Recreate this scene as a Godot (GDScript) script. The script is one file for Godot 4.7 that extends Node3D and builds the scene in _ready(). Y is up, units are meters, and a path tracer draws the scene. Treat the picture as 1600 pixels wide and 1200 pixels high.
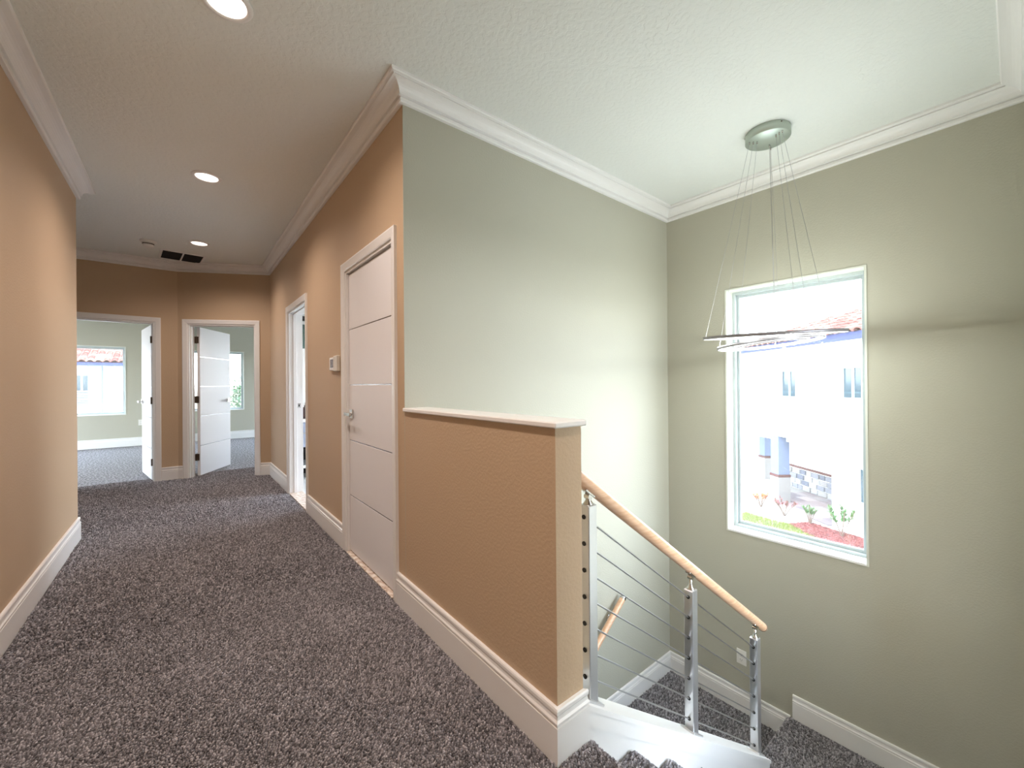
extends Node3D
# Upper hall of a house with an open stairwell: lamp-tinted tan walls, white trim, grey carpet, steel cable railing, ring pendant.

const H := 2.81        # ceiling
const HC := 2.702      # lower edge of the crown moulding
const XR := 0.922      # hall wall on the right
const XL := -0.652     # hall wall on the left
const XW := 3.533      # wall with the stair window
const ZG := -2.057     # stairwell side wall
const ZE := -0.926     # end of the half wall
const ZL := -4.67      # end of the left wall
const ZN := 0.05       # near wall of the stairwell
const KX := Vector2(-0.05, -6.86)    # bend of the far wall
const MX := Vector2(0.922, -6.345)   # far end of the right hall wall
const YL := -1.30      # landing
const YM := -1.47      # lower landing
const RUN := 0.257
const RISE := 0.1857
const NOSE0 := 1.075

var M := {}
var used := {}
var rng := RandomNumberGenerator.new()

# ------------------------------------------------------------------ mesh builder
class Shape:
	var st := SurfaceTool.new()
	func _init():
		st.begin(Mesh.PRIMITIVE_TRIANGLES)
		st.set_smooth_group(-1)
	func smooth(on: bool) -> void:
		st.set_smooth_group(0 if on else -1)
	func tri(a: Vector3, b: Vector3, c: Vector3) -> void:      # counter-clockwise from outside
		st.add_vertex(a); st.add_vertex(c); st.add_vertex(b)
	func quad(a: Vector3, b: Vector3, c: Vector3, d: Vector3) -> void:
		tri(a, b, c); tri(a, c, d)
	func box(a: Vector3, b: Vector3, xf := Transform3D()) -> void:
		var p := []
		for i in 8:
			p.append(xf * Vector3(b.x if i & 1 else a.x, b.y if i & 2 else a.y, b.z if i & 4 else a.z))
		quad(p[4], p[5], p[7], p[6]); quad(p[1], p[0], p[2], p[3])
		quad(p[5], p[1], p[3], p[7]); quad(p[0], p[4], p[6], p[2])
		quad(p[6], p[7], p[3], p[2]); quad(p[0], p[1], p[5], p[4])
	func cbox(a: Vector3, b: Vector3, e: float, xf := Transform3D()) -> void:     # box with chamfered edges
		var c := (a + b) / 2.0
		var h := (b - a) / 2.0
		var v := func(s: Vector3, ax: int) -> Vector3:
			var q := Vector3(s.x * (h.x - e), s.y * (h.y - e), s.z * (h.z - e))
			q[ax] = s[ax] * h[ax]
			return xf * (c + q)
		var ax3 := [Vector3.RIGHT, Vector3.UP, Vector3.BACK]
		for ax in 3:
			var u := (ax + 1) % 3
			var w := (ax + 2) % 3
			for sg in [-1.0, 1.0]:
				var q := []
				for t in [[-1, -1], [1, -1], [1, 1], [-1, 1]]:
					var s := Vector3.ZERO
					s[ax] = sg; s[u] = t[0]; s[w] = t[1]
					q.append(v.call(s, ax))
				if sg > 0: quad(q[0], q[1], q[2], q[3])
				else: quad(q[3], q[2], q[1], q[0])
			# edges between axis u and w, running along ax
			for su in [-1.0, 1.0]:
				for sw in [-1.0, 1.0]:
					var s0 := Vector3.ZERO
					var s1 := Vector3.ZERO
					s0[ax] = -1; s1[ax] = 1
					s0[u] = su; s1[u] = su; s0[w] = sw; s1[w] = sw
					var q0: Vector3 = v.call(s0, u); var q1: Vector3 = v.call(s1, u)
					var q2: Vector3 = v.call(s1, w); var q3: Vector3 = v.call(s0, w)
					_edge(q0, q1, q2, q3, xf * c)
		for i in 8:
			var s := Vector3(1 if i & 1 else -1, 1 if i & 2 else -1, 1 if i & 4 else -1)
			var a0: Vector3 = v.call(s, 0); var a1: Vector3 = v.call(s, 1); var a2: Vector3 = v.call(s, 2)
			if (a1 - a0).cross(a2 - a0).dot(a0 - xf * c) > 0: tri(a0, a1, a2)
			else: tri(a0, a2, a1)
	func _edge(a: Vector3, b: Vector3, c: Vector3, d: Vector3, mid: Vector3) -> void:
		if (b - a).cross(c - a).dot(a - mid) > 0: quad(a, b, c, d)
		else: quad(d, c, b, a)
	func extrude(poly: PackedVector2Array, depth: float, xf := Transform3D(), smooth_side := false) -> void:   # polygon (x, y) counter-clockwise, along +z
		var n := poly.size()
		smooth(smooth_side)
		for i in n:
			var p := poly[i]
			var q := poly[(i + 1) % n]
			quad(xf * Vector3(p.x, p.y, depth), xf * Vector3(p.x, p.y, 0), xf * Vector3(q.x, q.y, 0), xf * Vector3(q.x, q.y, depth))
		smooth(false)
		var idx := Geometry2D.triangulate_polygon(poly)
		for k in range(0, idx.size(), 3):
			var a := poly[idx[k]]
			var b := poly[idx[k + 1]]
			var c := poly[idx[k + 2]]
			if (b - a).cross(c - a) < 0:
				var t := b
				b = c
				c = t
			tri(xf * Vector3(a.x, a.y, depth), xf * Vector3(b.x, b.y, depth), xf * Vector3(c.x, c.y, depth))
			tri(xf * Vector3(a.x, a.y, 0), xf * Vector3(c.x, c.y, 0), xf * Vector3(b.x, b.y, 0))
	func lathe(prof: Array, n: int, xf := Transform3D()) -> void:      # prof: Vector2(radius, y) from bottom to top
		smooth(true)
		for i in n:
			var a0 := TAU * i / n
			var a1 := TAU * (i + 1) / n
			for k in prof.size() - 1:
				var p: Vector2 = prof[k]
				var q: Vector2 = prof[k + 1]
				var A := xf * Vector3(p.x * cos(a0), p.y, p.x * sin(a0))
				var B := xf * Vector3(p.x * cos(a1), p.y, p.x * sin(a1))
				var C := xf * Vector3(q.x * cos(a1), q.y, q.x * sin(a1))
				var D := xf * Vector3(q.x * cos(a0), q.y, q.x * sin(a0))
				if p.x > 1e-6: tri(A, C, B)
				if q.x > 1e-6: tri(A, D, C)
		smooth(false)
	func tube(pts: Array, r: float, n: int, caps := true) -> void:
		smooth(true)
		var rings := []
		for i in pts.size():
			var t: Vector3 = (pts[mini(i + 1, pts.size() - 1)] - pts[maxi(i - 1, 0)]).normalized()
			var u := t.cross(Vector3.UP if absf(t.y) < 0.95 else Vector3.RIGHT).normalized()
			var w := t.cross(u)
			var ring := []
			for k in n:
				var a := TAU * k / n
				ring.append(pts[i] + (u * cos(a) + w * sin(a)) * r)
			rings.append(ring)
		for i in pts.size() - 1:
			for k in n:
				var k1 := (k + 1) % n
				quad(rings[i][k], rings[i][k1], rings[i + 1][k1], rings[i + 1][k])
		smooth(false)
		if caps:
			for k in range(1, n - 1):
				tri(rings[0][0], rings[0][k + 1], rings[0][k])
				var L = rings[rings.size() - 1]
				tri(L[0], L[k], L[k + 1])
	# profile of Vector2(out from the wall, height), swept between two plan points whose offsets (mitres) are ma and mb
	func run(prof: Array, a: Vector2, b: Vector2, ma: Vector2, mb: Vector2, y0 := 0.0, y1 := 0.0) -> void:
		var P := []
		var Q := []
		for p in prof:
			var c: Vector2 = a + ma * p.x
			var d: Vector2 = b + mb * p.x
			P.append(Vector3(c.x, p.y + y0, c.y))
			Q.append(Vector3(d.x, p.y + y1, d.y))
		var n := prof.size()
		for i in n:
			var j := (i + 1) % n
			quad(P[i], P[j], Q[j], Q[i])
		var poly := PackedVector2Array(prof)
		var idx := Geometry2D.triangulate_polygon(poly)
		for k in range(0, idx.size(), 3):
			tri(P[idx[k]], P[idx[k + 1]], P[idx[k + 2]])
			tri(Q[idx[k]], Q[idx[k + 2]], Q[idx[k + 1]])
	func done() -> ArrayMesh:
		st.generate_normals()
		return st.commit()

# ------------------------------------------------------------------ scene helpers
func numbered(called: String) -> String:
	if not used.has(called):
		used[called] = 0
		return called
	used[called] += 1
	return "%s_%03d" % [called, used[called]]

func tag(o: Node, label: String, category: String, group := "", kind := "") -> Node:
	if label: o.set_meta("label", label)
	if category: o.set_meta("category", category)
	if group: o.set_meta("group", group)
	if kind: o.set_meta("kind", kind)
	return o

func put(called: String, mesh: Mesh, mat: Material, parent: Node = self, xf := Transform3D()) -> MeshInstance3D:
	var o := MeshInstance3D.new()
	o.name = numbered(called) if parent == self else called
	o.mesh = mesh
	o.material_override = mat
	o.transform = xf
	parent.add_child(o, true)
	return o

func build(called: String, s: Shape, mat: Material, parent: Node = self, xf := Transform3D()) -> MeshInstance3D:
	return put(called, s.done(), mat, parent, xf)

func thing(called: String, xf: Transform3D, label: String, category: String, group := "", kind := "") -> Node3D:
	var o := Node3D.new()
	o.name = numbered(called)
	o.transform = xf
	add_child(o, true)
	tag(o, label, category, group, kind)
	return o

func struct(called: String, s: Shape, mat: Material, label: String, category: String) -> MeshInstance3D:
	var o := build(called, s, mat)
	tag(o, label, category, "", "structure")
	return o

func at(p: Vector3, turn := 0.0) -> Transform3D:
	return Transform3D(Basis(Vector3.UP, turn), p)

func bx(a: Vector3, b: Vector3) -> Shape:
	var s := Shape.new()
	s.box(a, b)
	return s

func cbx(a: Vector3, b: Vector3, e: float) -> Shape:
	var s := Shape.new()
	s.cbox(a, b, e)
	return s

func rod(a: Vector3, b: Vector3, r: float, n := 8) -> Shape:
	var s := Shape.new()
	s.tube([a, b], r, n)
	return s

# ------------------------------------------------------------------ materials
func noise_tex(size: int, freq: float, octaves: int, sd: int, ramp: Gradient = null, kind := FastNoiseLite.TYPE_SIMPLEX) -> NoiseTexture2D:
	var n := FastNoiseLite.new()
	n.seed = sd
	n.noise_type = kind
	n.frequency = freq
	n.fractal_octaves = octaves
	var t := NoiseTexture2D.new()
	t.width = size
	t.height = size
	t.seamless = true
	t.noise = n
	if ramp: t.color_ramp = ramp
	return t

func ramp(a: Array) -> Gradient:      # [offset, colour, offset, colour ...]
	var g := Gradient.new()
	var o := PackedFloat32Array()
	var c := PackedColorArray()
	for i in range(0, a.size(), 2):
		o.append(a[i])
		c.append(a[i + 1])
	g.offsets = o
	g.colors = c
	return g

func mat(c: Color, rough := 0.6, metal := 0.0) -> StandardMaterial3D:
	var m := StandardMaterial3D.new()
	m.albedo_color = c
	m.roughness = rough
	m.metallic = metal
	return m

func tri_world(m: StandardMaterial3D, metres: float) -> StandardMaterial3D:
	m.uv1_triplanar = true
	m.uv1_world_triplanar = true
	m.uv1_scale = Vector3.ONE / metres
	return m

func materials() -> void:
	var peel := noise_tex(512, 0.035, 2, 3, ramp([0.0, Color.BLACK, 0.45, Color(0.35, 0.35, 0.35), 0.62, Color(0.9, 0.9, 0.9), 1.0, Color.WHITE]))
	for k in [["wall", Color8(195, 169, 139)], ["daylit_wall", Color8(182, 179, 163)]]:      # same paint twice: lamp warmth in the first colour, cool daylight in the second
		M[k[0]] = tri_world(mat(k[1], 0.62), 0.32)
		M[k[0]].heightmap_enabled = true
		M[k[0]].heightmap_texture = peel
		M[k[0]].heightmap_scale = 0.028
	var knock := noise_tex(512, 0.028, 3, 9, ramp([0.0, Color.BLACK, 0.42, Color(0.3, 0.3, 0.3), 0.55, Color(0.95, 0.95, 0.95), 1.0, Color.WHITE]))
	M.ceiling = tri_world(mat(Color8(230, 232, 227), 0.7), 0.55)
	M.ceiling.heightmap_enabled = true
	M.ceiling.heightmap_texture = knock
	M.ceiling.heightmap_scale = 0.11
	M.trim = mat(Color8(238, 236, 233), 0.32)
	M.door = mat(Color8(236, 234, 235), 0.45)
	M.groove = mat(Color8(178, 178, 182), 0.25, 0.8)
	M.chrome = mat(Color8(205, 203, 200), 0.16, 1.0)
	M.steel = mat(Color8(214, 214, 216), 0.32, 0.9)
	M.cable = mat(Color8(188, 188, 190), 0.3, 1.0)
	M.rubber = mat(Color8(24, 23, 23), 0.7)
	M.bronze = mat(Color8(92, 78, 66), 0.4, 0.7)
	M.alu = mat(Color8(186, 196, 186), 0.42, 0.65)
	M.plastic = mat(Color8(232, 229, 222), 0.4)
	M.plastic2 = mat(Color8(216, 210, 198), 0.45)
	M.screen = mat(Color8(78, 62, 66), 0.2)
	M.black = mat(Color8(26, 24, 25), 0.7)
	var wood := noise_tex(512, 0.012, 4, 31, ramp([0.0, Color8(208, 160, 122), 0.5, Color8(224, 180, 144), 1.0, Color8(236, 198, 164)]))
	M.wood = mat(Color.WHITE, 0.35)
	M.wood.albedo_texture = wood
	M.wood.uv1_triplanar = true
	M.wood.uv1_scale = Vector3(0.6, 7.0, 7.0)
	M.wood.clearcoat_enabled = true
	M.wood.clearcoat = 0.5
	M.wood.clearcoat_roughness = 0.2
	var speck := noise_tex(1024, 0.035, 6, 41, ramp([0.0, Color8(50, 47, 50), 0.38, Color8(92, 88, 92), 0.5, Color8(126, 121, 125), 0.62, Color8(160, 155, 159), 1.0, Color8(204, 200, 204)]))
	M.carpet = tri_world(mat(Color.WHITE, 0.95), 1.3)
	M.carpet.albedo_texture = speck
	M.carpet.heightmap_enabled = true
	M.carpet.heightmap_texture = noise_tex(1024, 0.16, 2, 43)
	M.carpet.heightmap_scale = 0.5
	M.carpet.rim_enabled = true
	M.carpet.rim = 0.35
	M.carpet.rim_tint = 0.4
	M.pile = mat(Color.WHITE, 0.9)
	M.pile.vertex_color_use_as_albedo = true
	M.marble = tri_world(mat(Color.WHITE, 0.25), 0.35)
	M.marble.albedo_texture = noise_tex(512, 0.014, 5, 51, ramp([0.0, Color8(176, 150, 132), 0.4, Color8(214, 196, 180), 0.6, Color8(230, 218, 206), 1.0, Color8(244, 238, 230)]))
	M.tile = mat(Color8(228, 228, 226), 0.22)
	M.grout = mat(Color8(176, 172, 166), 0.8)
	M.vanity = mat(Color8(150, 158, 178), 0.45)
	M.frame_green = mat(Color8(72, 92, 84), 0.4)
	M.mirror = mat(Color8(220, 224, 224), 0.05, 1.0)
	M.glass = mat(Color(0.96, 0.99, 0.99, 0.06), 0.02)
	M.glass.transparency = BaseMaterial3D.TRANSPARENCY_ALPHA
	M.vinyl = mat(Color8(186, 194, 194), 0.4)
	M.reveal = mat(Color8(218, 219, 208), 0.45)  # same white paint as the trim, darkened against the strong daylight
	# outdoors
	M.stucco = tri_world(mat(Color8(242, 240, 234), 0.85), 0.8)
	M.stucco.heightmap_enabled = true
	M.stucco.heightmap_texture = peel
	M.stucco.heightmap_scale = 0.2
	M.stucco_blue = mat(Color8(100, 110, 134), 0.85)
	M.fascia = mat(Color8(62, 68, 104), 0.7)
	M.band = mat(Color8(84, 54, 52), 0.7)
	M.ext_glass = mat(Color8(34, 58, 70), 0.08, 0.2)
	M.roof_base = mat(Color8(92, 60, 54), 0.9)
	M.tiles = [mat(Color8(138, 96, 84), 0.8), mat(Color8(120, 76, 68), 0.8), mat(Color8(152, 112, 100), 0.8), mat(Color8(106, 66, 60), 0.8)]
	M.stones = [mat(Color8(112, 112, 118), 0.85), mat(Color8(130, 126, 124), 0.85), mat(Color8(92, 94, 104), 0.85), mat(Color8(138, 136, 136), 0.85)]
	M.pavers = [mat(Color8(122, 110, 110), 0.85), mat(Color8(106, 96, 98), 0.85), mat(Color8(134, 124, 122), 0.85)]
	M.concrete = tri_world(mat(Color.WHITE, 0.9), 4.0)
	M.concrete.albedo_texture = noise_tex(512, 0.02, 4, 61, ramp([0.0, Color8(128, 124, 118), 1.0, Color8(150, 146, 140)]))
	M.leaf_green = mat(Color8(72, 108, 54), 0.6)
	M.leaf_dark = mat(Color8(54, 80, 50), 0.6)
	M.leaf_red = mat(Color8(108, 44, 50), 0.6)
	M.leaf_orange = mat(Color8(186, 92, 40), 0.6)
	M.bark = mat(Color8(112, 92, 78), 0.9)
	for k in ["stucco", "stucco_blue", "fascia", "band", "roof_base", "concrete"]:
		M[k].metallic_specular = 0.1
	for m in M.tiles + M.stones + M.pavers:
		m.metallic_specular = 0.1
	for k in ["leaf_green", "leaf_dark", "leaf_red", "leaf_orange"]:
		M[k].backlight_enabled = true
		M[k].backlight = Color(0.2, 0.25, 0.12)

# ------------------------------------------------------------------ camera, sky, sun, exposure
func view_and_light() -> void:
	var cam := Camera3D.new()
	cam.name = "camera"
	var yw := deg_to_rad(38.8825)
	var pt := deg_to_rad(0.0825)
	var rl := deg_to_rad(-0.4364)
	var f := Vector3(sin(yw) * cos(pt), sin(pt), -cos(yw) * cos(pt))
	var r := Vector3(cos(yw), 0, sin(yw))
	var u := r.cross(f)
	cam.transform = Transform3D(Basis(r * cos(rl) + u * sin(rl), u * cos(rl) - r * sin(rl), -f), Vector3(0, 1.2, 0))
	cam.fov = 86.523
	cam.near = 0.02
	cam.current = true
	add_child(cam)
	var sky_mat := ProceduralSkyMaterial.new()
	sky_mat.sky_top_color = Color(0.80, 0.87, 0.95)
	sky_mat.sky_horizon_color = Color(0.95, 0.97, 0.97)
	sky_mat.ground_horizon_color = Color(0.80, 0.82, 0.78)
	sky_mat.ground_bottom_color = Color(0.58, 0.58, 0.54)
	sky_mat.sky_energy_multiplier = 3.4
	sky_mat.ground_energy_multiplier = 1.8
	var sky := Sky.new()
	sky.sky_material = sky_mat
	var env := Environment.new()
	env.background_mode = Environment.BG_SKY
	env.sky = sky
	env.tonemap_mode = Environment.TONE_MAPPER_LINEAR
	env.tonemap_exposure = 1.15
	env.sdfgi_enabled = true
	env.ssao_enabled = true
	env.ssil_enabled = true
	var we := WorldEnvironment.new()
	we.name = "sky"
	we.environment = env
	add_child(we)
	var sun := DirectionalLight3D.new()
	sun.name = "sun"
	sun.light_color = Color(1.0, 0.97, 0.92)
	sun.light_energy = 1.0
	sun.light_angular_distance = 0.6
	sun.shadow_enabled = true
	sun.sky_mode = DirectionalLight3D.SKY_MODE_LIGHT_ONLY
	sun.look_at_from_position(Vector3(-6.2, 7.8, -0.4), Vector3.ZERO, Vector3.UP)
	add_child(sun)

# ------------------------------------------------------------------ structure
func crown_prof() -> Array:
	var p := [Vector2(0, HC), Vector2(0.018, HC), Vector2(0.022, HC + 0.004), Vector2(0.022, HC + 0.022), Vector2(0.015, HC + 0.0245), Vector2(0.015, HC + 0.0285), Vector2(0.026, HC + 0.031)]
	for i in 8:                       # cove
		var a := PI / 2 * i / 7.0
		p.append(Vector2(0.030 + 0.054 * (1.0 - cos(a)), HC + 0.032 + 0.050 * sin(a)))
	p.append_array([Vector2(0.081, HC + 0.0845), Vector2(0.081, HC + 0.0885), Vector2(0.095, HC + 0.090), Vector2(0.1, HC + 0.095), Vector2(0.1, H), Vector2(0, H)])
	return p

func base_prof(h := 0.175) -> Array:
	return [Vector2(0, 0), Vector2(0.016, 0), Vector2(0.016, h - 0.056), Vector2(0.0125, h - 0.053), Vector2(0.0125, h - 0.049), Vector2(0.0165, h - 0.047), Vector2(0.0165, h - 0.041), Vector2(0.012, h - 0.034), Vector2(0.0105, h - 0.022), Vector2(0.0135, h - 0.016), Vector2(0.0135, h - 0.006), Vector2(0.011, h), Vector2(0, h)]

func right_of(a: Vector2, b: Vector2) -> Vector2:
	var t := (b - a).normalized()
	return Vector2(-t.y, t.x)

func mitre(a: Vector2, b: Vector2, c: Vector2) -> Vector2:
	var n1 := right_of(a, b)
	var n2 := right_of(b, c)
	return (n1 + n2) / (1.0 + n1.dot(n2))

func wall_box(s: Shape, x0: float, x1: float, y0: float, y1: float, z0: float, z1: float) -> void:
	s.box(Vector3(x0, y0, z0), Vector3(x1, y1, z1))

func structure() -> void:
	var s: Shape
	# --- floors
	s = Shape.new()
	wall_box(s, -2.72, 1.0, -0.28, -0.004, -6.99, 3.12)
	wall_box(s, -4.12, 3.6, -0.28, -0.004, -11.52, -6.99)
	s.box(Vector3(1.0, -0.28, -6.99), Vector3(3.6, -0.004, -6.32))
	struct("floor", s, M.carpet, "grey speckled carpet floor of the upper hall and bedrooms", "floor")
	s = Shape.new()
	wall_box(s, 1.0, XW, -0.28, -0.006, -6.32, ZG - 0.12)
	var fb := struct("floor", s, M.grout, "pale tiled bathroom floor beyond the open doorway", "floor")
	for i in 5:
		for j in 7:
			var x := 1.043 + 0.5 * i
			var z := -6.19 + 0.5 * j
			if x + 0.496 < XW and z + 0.496 < ZG - 0.13:
				build("tile", cbx(Vector3(x, -0.006, z), Vector3(x + 0.496, 0.002, z + 0.496), 0.002), M.tile, fb)
	struct("floor", bx(Vector3(-2.72, -3.3, -2.2), Vector3(XW + 0.2, -3.111, 0.2)), M.carpet, "carpet floor of the lower storey under the stairs", "floor")
	# --- ceiling
	s = Shape.new()
	s.box(Vector3(-4.12, H, -11.52), Vector3(XW + 0.2, H + 0.14, 3.12))
	struct("ceiling", s, M.ceiling, "off-white knockdown textured ceiling", "ceiling")
	# --- hall wall on the left, with the corner at its far end
	s = Shape.new()
	wall_box(s, XL - 0.12, XL, -0.28, H, ZL, 3.12)
	struct("wall_left", s, M.wall, "lamp-tinted tan wall along the left side of the hall", "wall")
	s = Shape.new()
	wall_box(s, -2.72, XL - 0.12, -0.28, H, ZL, ZL + 0.12)
	wall_box(s, -2.72, -2.6, -0.28, H, -6.98, ZL)
	struct("wall_side", s, M.wall, "lamp-tinted tan walls of the side hall behind the left corner", "wall")
	# --- hall wall on the right, with two door openings
	s = Shape.new()
	wall_box(s, XR, XR + 0.12, 2.03, H, -3.065, -2.205)
	wall_box(s, XR, XR + 0.12, 0, H, -2.205, ZG - 0.004)
	wall_box(s, XR, XR + 0.12, 0, H, -4.283, -3.065)
	wall_box(s, XR, XR + 0.12, 2.03, H, -5.125, -4.283)
	wall_box(s, XR, XR + 0.12, 0, H, MX.y - 0.06, -5.125)
	struct("wall_right", s, M.wall, "lamp-tinted tan wall with two doorways along the right side of the hall", "wall")
	# --- far end: wall with the left bedroom door, angled wall with the right one
	s = Shape.new()
	wall_box(s, -0.275, KX.x, 0, H, KX.y - 0.12, KX.y)
	wall_box(s, -1.09, -0.275, 2.03, H, KX.y - 0.12, KX.y)
	wall_box(s, -2.72, -1.09, 0, H, KX.y - 0.12, KX.y)
	struct("wall_end", s, M.wall, "lamp-tinted tan wall around the left bedroom doorway at the hall end", "wall")
	s = Shape.new()
	var ang := wall_frame(KX, MX)
	var len := (MX - KX).length()
	s.box(Vector3(-0.02, 0, -0.12), Vector3(0.115, H, 0), ang)
	s.box(Vector3(0.115, 2.03, -0.12), Vector3(0.915, H, 0), ang)
	s.box(Vector3(0.915, 0, -0.12), Vector3(len + 0.06, H, 0), ang)
	struct("wall_angled", s, M.wall, "angled lamp-tinted tan wall around the right bedroom doorway at the hall end", "wall")
	# --- stairwell
	s = Shape.new()
	wall_box(s, XR + 0.12, XW, -3.2, H, ZG - 0.12, ZG)
	wall_box(s, XR, XR + 0.12, 0, H, ZG - 0.004, ZG)
	wall_box(s, -2.72, XR + 0.12, -3.2, -0.28, ZG - 0.12, ZG)
	struct("wall_stair", s, M.daylit_wall, "tall daylight-tinted wall of the stairwell facing the stairs", "wall")
	s = Shape.new()
	var x1 := XW + 0.2
	wall_box(s, XW, x1, -3.2, H, -0.626, 3.12)
	wall_box(s, XW, x1, -3.2, -0.0265, -1.534, -0.626)
	wall_box(s, XW, x1, 1.977, H, -1.534, -0.626)
	wall_box(s, XW, x1, -3.2, H, -3.5, -1.534)
	wall_box(s, XW, x1, -3.2, 0.2, -6.0, -3.5)
	wall_box(s, XW, x1, 2.5, H, -6.0, -3.5)
	wall_box(s, XW, x1, -3.2, H, -7.8, -6.0)
	wall_box(s, XW, x1, -3.2, 0.3, -10.8, -8.2)
	wall_box(s, XW, x1, -3.2, H, -8.2, -7.8)
	wall_box(s, XW, x1, 2.4, H, -10.8, -8.2)
	wall_box(s, XW, x1, -3.2, H, -11.52, -10.8)
	struct("wall_window", s, M.daylit_wall, "daylight-tinted outer wall of the stairwell with the tall window", "wall")
	s = Shape.new()
	wall_box(s, XR, 1.4, -3.2, H, ZN, ZN + 0.12)
	wall_box(s, 1.4, 3.15, -3.2, -0.4, ZN, ZN + 0.12)
	wall_box(s, 1.4, 3.15, 2.25, H, ZN, ZN + 0.12)
	wall_box(s, 3.15, XW, -3.2, H, ZN, ZN + 0.12)
	wall_box(s, -2.72, XR, -3.2, -0.28, ZN, ZN + 0.12)
	wall_box(s, -2.72, -2.6, -3.2, -0.28, ZG, ZN)
	struct("wall_near", s, M.daylit_wall, "near side wall of the stairwell at the right edge", "wall")
	s = Shape.new()
	wall_box(s, XR, XR + 0.12, -0.28, H, ZN + 0.12, 3.12)
	wall_box(s, XL - 0.12, XR, -0.28, H, 3.0, 3.12)
	struct("wall_back", s, M.wall, "lamp-tinted tan walls of the hall behind the viewer", "wall")
	# --- half wall with its cap
	s = Shape.new()
	wall_box(s, XR, XR + 0.122, -0.28, 1.06, ZG, ZE)
	var hw := struct("wall_half", s, M.wall, "lamp-tinted tan half wall beside the stairs with a white cap", "wall")
	build("cap", cbx(Vector3(XR - 0.014, 1.06, ZG), Vector3(XR + 0.136, 1.08, ZE + 0.014), 0.004), M.trim, hw)
	# --- bedrooms and bathroom
	s = Shape.new()
	wall_box(s, -4.12, -4.0, -0.28, 0.1, -11.4, -6.98)
	wall_box(s, -4.12, -4.0, 2.5, H, -11.4, -6.98)
	wall_box(s, -4.12, -4.0, 0.1, 2.5, -11.4, -11.1)
	wall_box(s, -4.12, -4.0, 0.1, 2.5, -7.5, -6.98)
	wall_box(s, -4.12, -2.72, -0.28, H, -6.98, -6.86)
	wall_box(s, -0.16, -0.04, 0, H, -11.4, KX.y - 0.11)
	wall_box(s, -4.12, -2.45, -0.28, H, -11.52, -11.4)
	wall_box(s, -2.45, -0.9, -0.28, 0.646, -11.52, -11.4)
	wall_box(s, -2.45, -0.9, 2.03, H, -11.52, -11.4)
	wall_box(s, -0.9, 0.1, -0.28, H, -11.52, -11.4)
	wall_box(s, 0.1, 1.12, -0.28, 0.66, -11.52, -11.4)
	wall_box(s, 0.1, 1.12, 2.015, H, -11.52, -11.4)
	wall_box(s, 1.12, XW, -0.28, H, -11.52, -11.4)
	struct("wall_bedroom", s, M.daylit_wall, "pale daylight-tinted walls of the two bedrooms beyond the doors", "wall")
	s = Shape.new()
	wall_box(s, XR + 0.12, XW, 0, H, -6.32, -6.2)
	wall_box(s, XR + 0.12, XW, 0, H, -3.4, -3.28)
	struct("wall_bath", s, M.tile, "pale bathroom walls seen through the narrow doorway", "wall")

	# --- crown moulding, one run for each wall
	var loop := [Vector2(XL, 3.0), Vector2(XL, ZL), Vector2(-2.6, ZL), Vector2(-2.6, KX.y), KX, MX, Vector2(XR, ZG), Vector2(XW, ZG), Vector2(XW, ZN), Vector2(XR, ZN), Vector2(XR, 3.0)]
	var what := ["white crown moulding along the left hall wall", "white crown moulding around the corner of the side hall", "white crown moulding on the side hall end", "white crown moulding above the left bedroom doorway", "white crown moulding above the right bedroom doorway", "white crown moulding along the right hall wall", "white crown moulding on the daylight-tinted stairwell wall", "white crown moulding above the stair window", "white crown moulding on the near stairwell wall at right edge", "white crown moulding on the hall wall behind the viewer", "white crown moulding on the back wall"]
	var n := loop.size()
	for i in n:
		s = Shape.new()
		var a: Vector2 = loop[i]
		var b: Vector2 = loop[(i + 1) % n]
		s.run(crown_prof(), a, b, mitre(loop[(i + n - 1) % n], a, b), mitre(a, b, loop[(i + 2) % n]))
		struct("trim_%d" % (i + 1), s, M.trim, what[i], "moulding")

	# --- baseboards
	s = Shape.new()
	base(s, Vector2(XL, 3.0), Vector2(XL, ZL), Vector2.INF, Vector2(-2.6, ZL))
	base(s, Vector2(XL, ZL), Vector2(-2.6, ZL), Vector2(XL, 3.0), Vector2.INF)
	struct("baseboard_left", s, M.trim, "white baseboard along the left hall wall", "baseboard")
	s = Shape.new()
	base(s, MX, Vector2(XR, -5.184), KX, Vector2.INF)
	struct("baseboard_right", s, M.trim, "short white baseboard in the far corner beside the bathroom doorway", "baseboard")
	s = Shape.new()
	base(s, Vector2(XR, -4.224), Vector2(XR, -3.123), Vector2.INF, Vector2.INF)
	struct("baseboard_right", s, M.trim, "white baseboard between the bathroom doorway and the closet door", "baseboard")
	s = Shape.new()
	base(s, Vector2(XR, -2.1465), Vector2(XR, ZE), Vector2.INF, Vector2(XR + 0.122, ZE))
	base(s, Vector2(XR, ZE), Vector2(XR + 0.122, ZE), Vector2(XR, -2.0), Vector2(XR + 0.122, ZE - 1.0))
	struct("baseboard_half", s, M.trim, "white baseboard along and around the end of the half wall", "baseboard")
	s = Shape.new()
	base(s, Vector2(-0.215, KX.y), KX, Vector2.INF, MX)
	base(s, KX, KX + (MX - KX).normalized() * 0.055, Vector2(-1, KX.y), Vector2.INF)
	base(s, KX + (MX - KX).normalized() * 0.975, MX, Vector2.INF, Vector2(XR, -2))
	base(s, Vector2(-2.6, KX.y), Vector2(-1.15, KX.y), Vector2.INF, Vector2.INF)
	struct("baseboard_end", s, M.trim, "short white baseboards beside the two bedroom doorways", "baseboard")
	s = Shape.new()
	base(s, Vector2(1.55, ZG), Vector2(XW, ZG), Vector2.INF, Vector2(XW, ZN), YM)
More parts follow.
